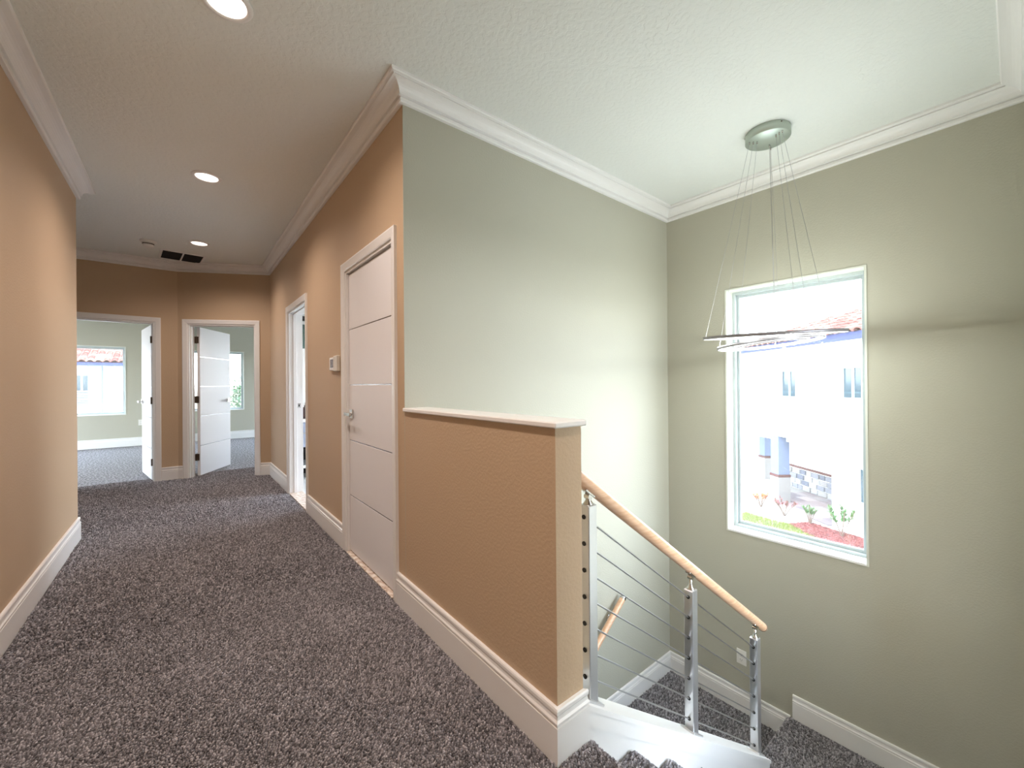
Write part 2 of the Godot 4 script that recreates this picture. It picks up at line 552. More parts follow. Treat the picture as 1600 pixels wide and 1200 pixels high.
	base(s, Vector2(XW, ZG), Vector2(XW, -1.085), Vector2(0, ZG), Vector2.INF, YM)
	struct("baseboard_stair", s, M.trim, "white baseboard around the corner of the lower stair landing", "baseboard")
	s = Shape.new()
	base(s, Vector2(XW, -1.068), Vector2(XW, ZN), Vector2.INF, Vector2(XR, ZN), YL)
	base(s, Vector2(XW, ZN), Vector2(2.64, ZN), Vector2(XW, -1.0), Vector2.INF, YL)
	struct("baseboard_landing", s, M.trim, "white baseboard on the upper landing below the window wall", "baseboard")
	s = Shape.new()
	base(s, Vector2(-4.0, -11.4), Vector2(-0.16, -11.4), Vector2.INF, Vector2.INF, 0.0)
	base(s, Vector2(-0.04, -11.4), Vector2(XW, -11.4), Vector2.INF, Vector2.INF, 0.0)
	struct("baseboard_bedroom", s, M.trim, "white baseboard at the far wall of the bedrooms", "baseboard")

func base(s: Shape, a: Vector2, b: Vector2, before: Vector2, after: Vector2, y := 0.0) -> void:
	var n := right_of(a, b)
	s.run(base_prof(), a, b, mitre(before, a, b) if before != Vector2.INF else n, mitre(a, b, after) if after != Vector2.INF else n, y, y)

func wall_frame(a: Vector2, b: Vector2) -> Transform3D:      # local x along the wall, local z out of its face (to the right of a > b)
	var t := (b - a).normalized()
	return Transform3D(Basis(Vector3(t.x, 0, t.y), Vector3.UP, Vector3(-t.y, 0, t.x)), Vector3(a.x, 0, a.y))

# ------------------------------------------------------------------ doors
func casing(o: Node3D, x0: float, x1: float, top: float, side := 1.0) -> void:     # around an opening x0..x1 in the local wall frame
	var w := 0.058
	var prof := func(inner: float, outer: float) -> PackedVector2Array:
		return PackedVector2Array([Vector2(inner, 0), Vector2(inner, 0.009), Vector2(lerpf(inner, outer, 0.12), 0.013), Vector2(lerpf(inner, outer, 0.85), 0.019), Vector2(outer, 0.017), Vector2(outer, 0)])
	for e in [[x0, -1.0], [x1, 1.0]]:
		var s := Shape.new()
		var P := []
		var Q := []
		for p in prof.call(0.0, w):
			P.append(Vector3(e[0] + e[1] * p.x, 0, p.y * side))
			Q.append(Vector3(e[0] + e[1] * p.x, top + p.x, p.y * side))
		for i in P.size():
			var j := (i + 1) % P.size()
			s._edge(P[i], P[j], Q[j], Q[i], (P[0] + P[3]) / 2 + Vector3(0, 1, 0))
		build("casing", s, M.trim, o)
	var h := Shape.new()
	var A := []
	var B := []
	for p in prof.call(0.0, w):
		A.append(Vector3(x0 - p.x, top + p.x, p.y * side))
		B.append(Vector3(x1 + p.x, top + p.x, p.y * side))
	for i in A.size():
		var j := (i + 1) % A.size()
		h._edge(A[i], A[j], B[j], B[i], Vector3((x0 + x1) / 2, top + w / 2, 0.005 * side))
	build("head_casing", h, M.trim, o)

func jambs(o: Node3D, x0: float, x1: float, top: float, z0: float, z1: float, stop: float) -> void:
	var t := 0.016
	build("jamb", bx(Vector3(x0, 0, z0), Vector3(x0 + t, top, z1)), M.trim, o)
	build("jamb", bx(Vector3(x1 - t, 0, z0), Vector3(x1, top, z1)), M.trim, o)
	build("head_jamb", bx(Vector3(x0 + t, top - t, z0), Vector3(x1 - t, top, z1)), M.trim, o)
	build("stop", cbx(Vector3(x0 + t, 0, stop - 0.018), Vector3(x0 + t + 0.011, top - t, stop + 0.018), 0.002), M.trim, o)
	build("stop", cbx(Vector3(x1 - t - 0.011, 0, stop - 0.018), Vector3(x1 - t, top - t, stop + 0.018), 0.002), M.trim, o)
	build("stop", cbx(Vector3(x0 + t, top - t - 0.011, stop - 0.018), Vector3(x1 - t, top - t, stop + 0.018), 0.002), M.trim, o)

# a leaf of five panels with four metal inlays, hinge at the local origin, running along +x, thickness centred on z
func leaf(o: Node3D, w: float, top: float, xf: Transform3D, lever_dir := -1.0) -> void:
	var lf := build("leaf", bx(Vector3(0.0005, 0.012, -0.0165), Vector3(w - 0.0005, top - 0.0005, 0.0165)), M.door, o, xf)
	var ph := (top - 0.012) / 5.0
	for i in 5:
		var y0 := 0.012 + ph * i + (0.003 if i > 0 else 0.0)
		var y1 := 0.012 + ph * (i + 1) - (0.003 if i < 4 else 0.0)
		build("panel", cbx(Vector3(0, y0, -0.0185), Vector3(w, y1, 0.0185), 0.0015), M.door, lf)
	for i in range(1, 5):
		var y := 0.012 + ph * i
		build("inlay_strip", bx(Vector3(0.001, y - 0.0028, -0.0172), Vector3(w - 0.001, y + 0.0028, 0.0172)), M.groove, lf)
	for sg in [-1.0, 1.0]:
		var hs := Shape.new()
		var zc: float = 0.0185 * sg
		hs.cbox(Vector3(w - 0.093, 0.969, minf(zc, zc + 0.01 * sg)), Vector3(w - 0.031, 1.031, maxf(zc, zc + 0.01 * sg)), 0.002)
		hs.tube([Vector3(w - 0.062, 1.0, zc), Vector3(w - 0.062, 1.0, zc + 0.052 * sg)], 0.0095, 12)
		var l0: float = w - 0.062 + (0.013 if lever_dir < 0 else -0.013)
		var l1: float = w - 0.062 + lever_dir * 0.112
		hs.cbox(Vector3(minf(l0, l1), 0.9875, minf(zc + 0.042 * sg, zc + 0.055 * sg)), Vector3(maxf(l0, l1), 1.0125, maxf(zc + 0.042 * sg, zc + 0.055 * sg)), 0.002)
		build("lever_handle", hs, M.chrome, lf)

func hinge(o: Node3D, p: Vector3, m: Material, leafs := true) -> void:
	var s := Shape.new()
	s.tube([p + Vector3(0, -0.045, 0), p + Vector3(0, 0.045, 0)], 0.0065, 10)
	s.lathe([Vector2(0, -0.051), Vector2(0.004, -0.049), Vector2(0.007, -0.045), Vector2(0, -0.045)], 8, Transform3D(Basis(), p))
	s.lathe([Vector2(0, 0.045), Vector2(0.007, 0.045), Vector2(0.004, 0.049), Vector2(0, 0.051)], 8, Transform3D(Basis(), p))
	if leafs:
		s.box(p + Vector3(-0.028, -0.045, -0.0015), p + Vector3(0.028, 0.045, 0.0015))
	build("hinge", s, m, o)

func doors() -> void:
	# closed closet door in the right hall wall: local x runs from far to near, z points into the hall
	var fr := wall_frame(Vector2(XR, -3.065), Vector2(XR, -2.205))
	var d := thing("door_1", fr, "closed white closet door with metal inlays in the right hall wall", "door", "", "structure")
	casing(d, 0.0, 0.86, 2.026)
	jambs(d, 0.0, 0.86, 2.026, -0.12, 0.0, -0.075)
	leaf(d, 0.822, 2.0, Transform3D(Basis(Vector3.UP, PI), Vector3(0.841, 0.002, -0.036)))
	for y in [0.26, 1.06, 1.83]:
		hinge(d, Vector3(0.8425, y, -0.013), M.bronze, false)
	build("threshold", cbx(Vector3(0.016, -0.004, -0.12), Vector3(0.844, 0.006, 0.012), 0.002), M.marble, d)
	# bathroom doorway
	fr = wall_frame(Vector2(XR, -5.125), Vector2(XR, -4.283))
	d = thing("door_2", fr, "open white framed bathroom doorway in the right hall wall", "door", "", "structure")
	casing(d, 0.0, 0.842, 2.026)
	jambs(d, 0.0, 0.842, 2.026, -0.14, 0.0, -0.06)
	var sp := build("strike_plate", cbx(Vector3(0.016, 0.955, -0.115), Vector3(0.019, 1.005, -0.085), 0.001), M.chrome, d)
	build("hole", bx(Vector3(0.0185, 0.968, -0.107), Vector3(0.0195, 0.992, -0.094)), M.black, sp)
	build("threshold", cbx(Vector3(0.016, -0.006, -0.13), Vector3(0.826, 0.006, 0.004), 0.002), M.marble, d)
	leaf(d, 0.80, 2.0, Transform3D(Basis(Vector3.UP, deg_to_rad(93)), Vector3(0.80, 0.002, -0.15)))
	# left bedroom door, opened into the room
	fr = wall_frame(Vector2(-1.09, KX.y), Vector2(-0.275, KX.y))
	d = thing("door_3", fr, "white door opened into the left bedroom, seen nearly edge-on", "door", "", "structure")
	casing(d, 0.0, 0.815, 2.026)
	jambs(d, 0.0, 0.815, 2.026, -0.12, 0.0, -0.05)
	leaf(d, 0.775, 2.0, Transform3D(Basis(Vector3.UP, deg_to_rad(100)), Vector3(0.792, 0.002, -0.112)))
	for y in [0.24, 1.03, 1.81]:
		hinge(d, Vector3(0.794, y, -0.095), M.bronze)
	# right bedroom door in the angled wall, opened square to it
	fr = wall_frame(KX, MX)
	d = thing("door_4", fr, "white five-panel door standing open in the angled wall", "door", "", "structure")
	casing(d, 0.115, 0.915, 2.026)
	jambs(d, 0.115, 0.915, 2.026, -0.12, 0.0, -0.05)
	leaf(d, 0.765, 2.0, Transform3D(Basis(Vector3.UP, deg_to_rad(88)), Vector3(0.170, 0.002, -0.135)))
	for y in [0.26, 1.03, 1.83]:
		hinge(d, Vector3(0.150, y, -0.126), M.bronze)

# ------------------------------------------------------------------ windows (local x along the wall, z into the room, origin at the lower left corner of the opening)
func window(called: String, fr: Transform3D, w: float, h: float, depth: float, wall_t: float, label: String, mull := 0) -> void:
	var o := thing(called, fr, label, "window", "", "structure")
	var t := 0.012
	build("reveal", bx(Vector3(0, 0, -depth), Vector3(t, h, 0.006)), M.reveal, o)
	build("reveal", bx(Vector3(w - t, 0, -depth), Vector3(w, h, 0.006)), M.reveal, o)
	build("reveal", bx(Vector3(t, h - t, -depth), Vector3(w - t, h, 0.006)), M.reveal, o)
	build("window_sill", cbx(Vector3(t, 0, -depth), Vector3(w - t, 0.018, 0.008), 0.003), M.trim, o)
	var f0 := -wall_t
	var f1 := -depth
	for e in [[0.0, 0.0, 0.034, h], [w - 0.034, 0.0, w, h], [0.034, 0.0, w - 0.034, 0.036], [0.034, h - 0.036, w - 0.034, h]]:
		build("window_frame", cbx(Vector3(e[0], e[1], f0), Vector3(e[2], e[3], f1), 0.003), M.vinyl, o)
	var g := 0.034
	var zm := (f0 + f1) / 2.0 - 0.008
	for e in [[g, g, g + 0.02, h - g], [w - g - 0.02, g, w - g, h - g], [g + 0.02, g, w - g - 0.02, g + 0.024], [g + 0.02, h - g - 0.024, w - g - 0.02, h - g]]:
		build("sash", cbx(Vector3(e[0], e[1], zm - 0.012), Vector3(e[2], e[3], zm + 0.012), 0.002), M.vinyl, o)
	build("pane", bx(Vector3(g + 0.015, g + 0.018, zm - 0.003), Vector3(w - g - 0.015, h - g - 0.018, zm + 0.003)), M.glass, o)
	for i in mull:
		var x := w * (i + 1) / (mull + 1.0)
		build("mullion", cbx(Vector3(x - 0.02, g, zm - 0.014), Vector3(x + 0.02, h - g, zm + 0.014), 0.002), M.vinyl, o)

func windows() -> void:
	window("window_1", Transform3D(Basis(Vector3(0, 0, 1), Vector3.UP, Vector3(-1, 0, 0)), Vector3(XW, -0.0265, -1.534)), 0.908, 2.0035, 0.11, 0.185, "tall fixed window in the stairwell looking onto the neighbour house")
	window("window_2", Transform3D(Basis(), Vector3(-2.45, 0.646, -11.4)), 1.55, 1.384, 0.05, 0.11, "wide bedroom window seen through the left bedroom doorway")
	window("window_3", Transform3D(Basis(), Vector3(0.1, 0.66, -11.4)), 1.02, 1.355, 0.05, 0.11, "bedroom window partly hidden by the open right bedroom door")
	window("window_5", Transform3D(Basis(Vector3(0, 0, -1), Vector3.UP, Vector3(1, 0, 0)), Vector3(-4.0, 0.1, -7.5)), 3.6, 2.4, 0.05, 0.11, "large unseen side window added to brighten the left bedroom", 2)  # added, unseen: lets more daylight into the left bedroom
	window("window_6", Transform3D(Basis(Vector3(0, 0, 1), Vector3.UP, Vector3(-1, 0, 0)), Vector3(XW, 0.3, -10.8)), 2.6, 2.1, 0.11, 0.185, "unseen side window added to brighten the right bedroom", 1)  # unseen opening put in to brighten the right bedroom
	window("window_7", Transform3D(Basis(Vector3(-1, 0, 0), Vector3.UP, Vector3(0, 0, -1)), Vector3(3.15, -0.4, ZN)), 1.75, 2.65, 0.05, 0.11, "tall unseen window added to the near stairwell wall for daylight", 1)  # unseen window, added and sized to light the curb, steps and stairwell wall
	window("window_4", Transform3D(Basis(Vector3(0, 0, 1), Vector3.UP, Vector3(-1, 0, 0)), Vector3(XW, 0.2, -6.0)), 2.5, 2.3, 0.11, 0.185, "bathroom window out of view beyond the narrow doorway", 1)

# ------------------------------------------------------------------ stairs and railing
func step_shape(x0: float, x1: float, y: float, drop: float, z0: float, z1: float) -> Shape:     # tread from x0 to the rounded nose at x1
	var r := 0.026
	var poly := PackedVector2Array([Vector2(x0, y - drop), Vector2(x1 - 0.012, y - drop), Vector2(x1 - 0.012, y - 2 * r)])
	for i in 7:
		var a := -PI / 2 + PI * i / 6.0
		poly.append(Vector2(x1 - r + r * cos(a), y - r + r * sin(a)))
	poly.append(Vector2(x0, y))
	var s := Shape.new()
	s.extrude(poly, z1 - z0, Transform3D(Basis(), Vector3(0, 0, z0)))
	return s

func stairs() -> void:
	var o := thing("staircase", Transform3D(), "grey carpeted stairs going down to a landing beside the railing", "staircase", "", "structure")
	for k in 7:
		var x1 := NOSE0 + RUN * k
		var y := -RISE * k - 0.004
		build("step", step_shape(x1 - RUN - 0.02 if k > 0 else 0.99, x1, y, RISE + 0.03 if k < 6 else 0.22, ZE + 0.001, ZN), M.carpet, o)
	# landing, and the lower landing one step down in the corner
	build("landing", bx(Vector3(2.58, YL - 0.25, -1.085), Vector3(XW, YL - 0.004, ZN)), M.carpet, o)
	var ns := Shape.new()
	ns.tube([Vector3(2.62, YL - 0.029, -1.085), Vector3(XW, YL - 0.029, -1.085)], 0.025, 12)
	build("landing_nose", ns, M.carpet, o)
	build("lower_landing", bx(Vector3(2.56, YM - 0.25, ZG), Vector3(XW, YM - 0.004, -1.07)), M.carpet, o)
	for k in range(1, 10):
		var xa := 2.56 - RUN * k
		build("lower_step", bx(Vector3(xa, YM - 0.18 * k - 0.25, ZG), Vector3(xa + RUN + 0.02, YM - 0.18 * k - 0.004, -1.037)), M.carpet, o)
	# sloping knee curb between the flights
	var y_at := func(x: float) -> float: return 0.105 - 0.70 * (x - 1.044)
	var xe := 2.665
	var poly := PackedVector2Array([Vector2(1.044, -3.1), Vector2(xe, -3.1), Vector2(xe, y_at.call(xe)), Vector2(1.044, y_at.call(1.044))])
	var s := Shape.new()
	s.extrude(poly, 0.098, Transform3D(Basis(), Vector3(0, 0, ZE - 0.104)))
	build("stringer", s, M.trim, o)
	s = Shape.new()
	var t := 0.02
	s.extrude(PackedVector2Array([Vector2(1.046, y_at.call(1.046)), Vector2(xe + 0.012, y_at.call(xe + 0.012)), Vector2(xe + 0.012, y_at.call(xe + 0.012) + t), Vector2(1.046, y_at.call(1.046) + t)]), 0.118, Transform3D(Basis(), Vector3(0, 0, ZE - 0.114)))
	build("curb_cap", s, M.trim, o)
	s = Shape.new()
	var b := 0.045
	s.extrude(PackedVector2Array([Vector2(1.05, y_at.call(1.05) - b - 0.012), Vector2(xe, y_at.call(xe) - b - 0.012), Vector2(xe, y_at.call(xe)), Vector2(1.05, y_at.call(1.05))]), 0.008, Transform3D(Basis(), Vector3(0, 0, ZE - 0.008)))
	build("curb_moulding", s, M.trim, o)

func railing() -> void:
	var zc := -0.98
	var y_curb := func(x: float) -> float: return 0.125 - 0.70 * (x - 1.044)
	var rail_y := func(x: float) -> float: return 0.851 - 0.702 * (x - 1.117)
	var cab := func(x: float, k: int) -> float: return 0.707 - 0.0952 * k - 0.727 * (x - 1.14)
	var o := thing("stair_railing", Transform3D(), "steel cable stair railing with a round pale wood handrail", "railing")
	var xs := [1.14, 1.868, 2.61]
	var tops := [0.765, 0.226, -0.297]
	for i in 3:
		var x: float = xs[i]
		var ty: float = tops[i]
		var h := 0.0225
		var by: float = y_curb.call(x + h) + 0.001
		var post := build("post", cbx(Vector3(x - h, by - 0.02, zc - h), Vector3(x + h, ty, zc + h), 0.0025), M.steel, o)
		var pl := Shape.new()
		var sl := Transform3D(Basis(Vector3.BACK, atan(-0.70)), Vector3(x, y_curb.call(x) + 0.004, zc))
		pl.cbox(Vector3(-0.05, -0.005, -0.034), Vector3(0.05, 0.005, 0.034), 0.0015, sl)
		build("base_plate", pl, M.steel, post)
		# stem, knuckle and saddle under the handrail
		var ry: float = rail_y.call(x) - 0.030
		var br := Shape.new()
		br.lathe([Vector2(0, 0), Vector2(0.019, 0), Vector2(0.018, 0.004), Vector2(0.011, 0.014), Vector2(0.008, 0.024), Vector2(0.008, maxf(ry - ty - 0.016, 0.026)), Vector2(0, maxf(ry - ty - 0.015, 0.027))], 16, Transform3D(Basis(), Vector3(x, ty, zc)))
		br.tube([Vector3(x, ry - 0.012, zc - 0.011), Vector3(x, ry - 0.012, zc + 0.011)], 0.0105, 14)
		br.cbox(Vector3(-0.03, -0.004, -0.013), Vector3(0.03, 0.004, 0.013), 0.0015, Transform3D(Basis(Vector3.BACK, atan(-0.702)), Vector3(x, ry + 0.001, zc)))
		build("rail_bracket", br, M.chrome, post)
		for k in 7:
			for sd in [-1.0, 1.0]:
				if i == 2 and sd > 0: continue
				var px: float = x + sd * h
				var gs := Shape.new()
				gs.tube([Vector3(px - sd * 0.002, cab.call(px, k), zc), Vector3(px + sd * 0.003, cab.call(px, k), zc)], 0.0082, 12)
				build("grommet", gs, M.rubber, post)
	for k in 7:
		for i in 2:
			var xa: float = xs[i] + 0.0245
			var xb: float = xs[i + 1] - 0.0245
			build("cable", rod(Vector3(xa, cab.call(xa, k), zc), Vector3(xb, cab.call(xb, k), zc), 0.0033, 10), M.cable, o)
	var hr := Shape.new()
	var a := Vector3(1.05, rail_y.call(1.05), zc)
	var e := Vector3(2.725, rail_y.call(2.725), zc)
	hr.tube([a, e], 0.0245, 28)
	var dirx := (e - a).normalized()
	var b := Basis(dirx.cross(Vector3.BACK).normalized(), dirx, Vector3.BACK)
	var rail := put("handrail", local_mesh(hr, a), M.wood, o, Transform3D(Basis(), a))
	var cp := Shape.new()
	cp.lathe([Vector2(0.0252, -0.002), Vector2(0.0256, 0.006), Vector2(0.023, 0.015), Vector2(0.015, 0.022), Vector2(0, 0.0245)], 24, Transform3D(Basis(b.x, b.y, b.x.cross(b.y)), e - a))
	build("end_cap", cp, M.wood, rail)
	var rg := Shape.new()
	rg.lathe([Vector2(0.0247, -0.004), Vector2(0.0262, -0.003), Vector2(0.0262, 0.001), Vector2(0.0247, 0.002)], 24, Transform3D(Basis(b.x, b.y, b.x.cross(b.y)), e - a))
	build("end_ring", rg, M.bronze, rail)
	# handrail fixed to the daylight-tinted wall, going down the other way
	var w := thing("wall_handrail", at(Vector3(2.737, -0.516, ZG + 0.06)), "pale wood handrail end fixed to the daylight-tinted wall behind the cables", "handrail")
	var s := Shape.new()
	var wd := Vector3(-1, -0.772, 0).normalized()
	s.tube([Vector3.ZERO, wd * 1.9], 0.0235, 24)
	var wr := build("handrail", s, M.wood, w)
	s = Shape.new()
	var wb := Basis(wd.cross(Vector3.BACK).normalized(), -wd, Vector3.BACK)
	s.lathe([Vector2(0.0242, -0.012), Vector2(0.0245, 0.0), Vector2(0.022, 0.008), Vector2(0.014, 0.013), Vector2(0, 0.014)], 24, Transform3D(Basis(wb.x, wb.y, wb.x.cross(wb.y)), Vector3.ZERO))
	build("end_cap", s, M.chrome, wr)
	for d in [0.14, 1.5]:
		s = Shape.new()
		var p: Vector3 = wd * d
		s.tube([p + Vector3(0, -0.02, 0), p + Vector3(0, -0.05, -0.01), p + Vector3(0, -0.06, -0.035), p + Vector3(0, -0.06, -0.06)], 0.006, 10)
		s.lathe([Vector2(0, 0), Vector2(0.028, 0), Vector2(0.026, 0.006), Vector2(0, 0.007)], 18, Transform3D(Basis(Vector3.RIGHT, PI / 2), p + Vector3(0, -0.06, -0.06)))
		build("wall_bracket", s, M.chrome, w)

func local_mesh(s: Shape, origin: Vector3) -> ArrayMesh:
	var m := s.done()
	var t := SurfaceTool.new()
	t.append_from(m, 0, Transform3D(Basis(), -origin))
	return t.commit()

# ------------------------------------------------------------------ lamps and fittings
func glow(c: Color, e: float) -> StandardMaterial3D:
	var m := mat(Color(0.95, 0.95, 0.93), 0.5)
	m.emission_enabled = true
	m.emission = c
	m.emission_energy_multiplier = e
	return m

func fittings() -> void:
	var warm := Color(1.0, 0.93, 0.89)
	var lens := glow(Color(1.0, 0.93, 0.88), 3.0)
	var names := ["bright recessed ceiling light cut by the top edge of the photo", "bright recessed ceiling light in the middle of the hall ceiling", "bright recessed ceiling light beside the air vent at hall end", "recessed ceiling light above the viewer, out of view"]
	var zs := [-2.07, -3.89, -5.74, -0.25]
	for i in 4:
		var o := thing("recessed_light", at(Vector3(0.15, H, zs[i])), names[i], "ceiling light", "recessed lights along the hall ceiling")
		var s := Shape.new()
		s.lathe([Vector2(0.072, -0.006), Vector2(0.078, -0.012), Vector2(0.094, -0.006), Vector2(0.097, 0.0), Vector2(0.072, 0.0)], 40)
		build("trim_ring", s, M.trim, o)
		s = Shape.new()
		s.lathe([Vector2(0, -0.0075), Vector2(0.05, -0.0075), Vector2(0.073, -0.0055), Vector2(0.073, -0.001), Vector2(0, -0.001)], 40)
		build("lens", s, lens, o)
		var l := SpotLight3D.new()
		l.name = "lamp"
		l.spot_angle = 76.0
		l.spot_angle_attenuation = 1.0
		l.light_size = 0.06
		l.light_color = warm
		l.light_energy = 2.45 if i < 3 else 3.9
		l.spot_range = 14.0
		l.spot_attenuation = 2.0
		l.shadow_enabled = true
		l.transform = Transform3D(Basis(Vector3.RIGHT, -PI / 2), Vector3(0, -0.016, 0))
		o.add_child(l)
	# pendant of three tilted rings
	var C := Vector3(2.93, H, -1.0)
	var p := thing("ring_pendant_light", at(C), "ring pendant light hung on thin cables in front of the window", "pendant light")
	var s := Shape.new()
	s.lathe([Vector2(0, -0.055), Vector2(0.122, -0.055), Vector2(0.126, -0.051), Vector2(0.126, -0.003), Vector2(0.123, 0.0), Vector2(0, 0)], 56)
	var cn := build("canopy", s, M.alu, p)
	for sa in [2.2, 4.3]:
		build("screw", rod(Vector3(cos(sa) * 0.1255, -0.012, sin(sa) * 0.1255), Vector3(cos(sa) * 0.128, -0.012, sin(sa) * 0.128), 0.004, 8), M.bronze, cn)
	var rings := [[Vector3(2.945, 1.507, -1.0), 0.393, 0.0724, -0.0237], [Vector3(2.911, 1.451, -1.0), 0.294, 0.0254, 0.0803], [Vector3(2.945, 1.449, -1.0), 0.207, 0.0136, 0.0895]]
	var shine := glow(Color(1.0, 0.98, 0.95), 2.2)
	var shell := mat(Color8(150, 146, 150), 0.35, 0.6)
	var az := [deg_to_rad(-10), deg_to_rad(115), deg_to_rad(229)]
	var rad := [0.107, 0.085, 0.062]
	for i in 3:
		var R: Array = rings[i]
		var bx0 := Vector3(1, R[2], 0).normalized()
		var bz0 := Vector3(0, R[3], 1)
		var up := bz0.cross(bx0).normalized()
		var bs := Basis(bx0, up, bx0.cross(up))
		var xf := Transform3D(bs, R[0] - C)
		var r: float = R[1]
		s = Shape.new()
		var hh := 0.009
		var q := [Vector2(r - 0.006, -hh), Vector2(r, -hh), Vector2(r, hh), Vector2(r - 0.010, hh), Vector2(r - 0.010, hh - 0.002), Vector2(r - 0.006, hh - 0.002), Vector2(r - 0.006, -hh)]
		s.lathe(q, 96)
		var ring := build("ring", s, shell, p, xf)
		s = Shape.new()
		s.lathe([Vector2(r - 0.0062, -hh), Vector2(r - 0.0105, -hh), Vector2(r - 0.0105, hh - 0.0025)], 96)
		build("diffuser", s, shine, ring)
		for k in 10:
			var a := TAU * (k + 0.5 * i) / 10.0
			var l := OmniLight3D.new()
			l.name = "lamp"
			l.light_color = Color(0.96, 1.0, 0.98)
			l.light_energy = 0.022 * r / 0.3
			l.light_size = 0.006
			l.omni_range = 14.0
			l.omni_attenuation = 2.0
			l.shadow_enabled = true
			l.position = Vector3(cos(a), 0, sin(a)) * (r - 0.02)
			ring.add_child(l, true)
		for k in 3:
			var top: Vector3 = Vector3(cos(az[k]) * rad[i], -0.062, sin(az[k]) * rad[i])
			var ra: float = az[k]
			var bot: Vector3 = xf * (Vector3(cos(ra), 0, sin(ra)) * (r - 0.005) + Vector3(0, hh, 0))
			build("cable", rod(top, bot, 0.0011, 6), M.cable, p)
			var g := Shape.new()
			g.lathe([Vector2(0, -0.010), Vector2(0.003, -0.009), Vector2(0.0045, 0.0), Vector2(0.005, 0.007), Vector2(0, 0.007)], 10, Transform3D(Basis(), top))
			build("cable_grip", g, M.chrome, cn)
	# smoke detector
	var o := thing("smoke_detector", at(Vector3(-0.29, H, -6.0)), "small round white smoke detector on the hall ceiling", "smoke detector")
	s = Shape.new()
	s.lathe([Vector2(0, -0.018), Vector2(0.066, -0.018), Vector2(0.072, -0.012), Vector2(0.072, 0), Vector2(0, 0)], 36)
	build("base", s, M.plastic, o)
	s = Shape.new()
	s.lathe([Vector2(0, -0.062), Vector2(0.034, -0.062), Vector2(0.046, -0.055), Vector2(0.050, -0.042), Vector2(0.050, -0.018), Vector2(0, -0.018)], 36)
	var sc := build("cover", s, M.plastic, o)
	s = Shape.new()
	for k in 24:
		var a := TAU * k / 24
		s.box(Vector3(0.0490, -0.040, -0.0055), Vector3(0.0508, -0.030, 0.0055), Transform3D(Basis(Vector3.UP, a), Vector3.ZERO))
	build("sensor_slot", s, M.black, sc)
	# return-air grille in the ceiling
	var vx := Transform3D(Basis(Vector3.UP, deg_to_rad(5)), Vector3(0.0, H, -6.46))
	o = thing("air_vent", vx, "dark return-air ceiling grille with a white frame and divider", "vent")
	s = Shape.new()
	for e in [[-0.215, -0.205, 0.215, -0.185], [-0.215, 0.185, 0.215, 0.205], [-0.215, -0.185, -0.19, 0.185], [0.19, -0.185, 0.215, 0.185]]:
		s.cbox(Vector3(e[0], -0.010, e[1]), Vector3(e[2], 0.0, e[3]), 0.002)
	build("frame", s, M.trim, o)
	build("divider", bx(Vector3(-0.008, -0.008, -0.186), Vector3(0.008, 0.0, 0.186)), M.trim, o)
	build("backing", bx(Vector3(-0.191, -0.002, -0.186), Vector3(0.191, -0.0005, 0.186)), M.black, o)
	for k in 19:
		var z := -0.177 + 0.0197 * k
		for hx in [-0.1, 0.1]:
			var sl := Shape.new()
			sl.box(Vector3(-0.091, -0.0045, -0.0012), Vector3(0.091, 0.0045, 0.0012), Transform3D(Basis(Vector3.RIGHT, deg_to_rad(38)), Vector3(hx, -0.0062, z)))
			build("slat", sl, M.black, o)
	# thermostat on the right hall wall
	o = thing("thermostat", wall_frame(Vector2(XR, -3.42), Vector2(XR, -3.18)).translated(Vector3(0, 1.37, 0)), "white thermostat with a dark display beside the closet door", "thermostat")
	build("body", cbx(Vector3(0.0, -0.05, 0), Vector3(0.135, 0.052, 0.020), 0.005), M.plastic, o)
	build("display", cbx(Vector3(0.03, -0.028, 0.019), Vector3(0.105, 0.036, 0.0215), 0.001), M.screen, o)
	build("cover", cbx(Vector3(0.125, -0.060, 0), Vector3(0.225, 0.060, 0.026), 0.005), M.plastic2, o)
	# outlets
	outlet(Transform3D(Basis(Vector3(0, 0, 1), Vector3.UP, Vector3(-1, 0, 0)), Vector3(XW, -1.033, -1.427)), "white wall outlet low on the window wall behind the railing")
	outlet(at(Vector3(-0.683, 0.476, -11.4)), "white wall outlet below the left bedroom window")

func outlet(fr: Transform3D, label: String) -> void:
	var o := thing("wall_outlet", fr, label, "outlet")
	build("plate", cbx(Vector3(-0.037, -0.059, 0), Vector3(0.037, 0.059, 0.006), 0.002), M.plastic, o)
	for y in [-0.021, 0.021]:
		var r := build("receptacle", cbx(Vector3(-0.017, y - 0.014, 0.005), Vector3(0.017, y + 0.014, 0.0085), 0.0015), M.plastic, o)
		for x in [-0.007, 0.007]:
			build("slot", bx(Vector3(x - 0.001, y - 0.002, 0.0082), Vector3(x + 0.001, y + 0.007, 0.0088)), M.black, r)
		build("slot", rod(Vector3(0, y - 0.008, 0.0082), Vector3(0, y - 0.008, 0.0088), 0.0022, 8), M.black, r)

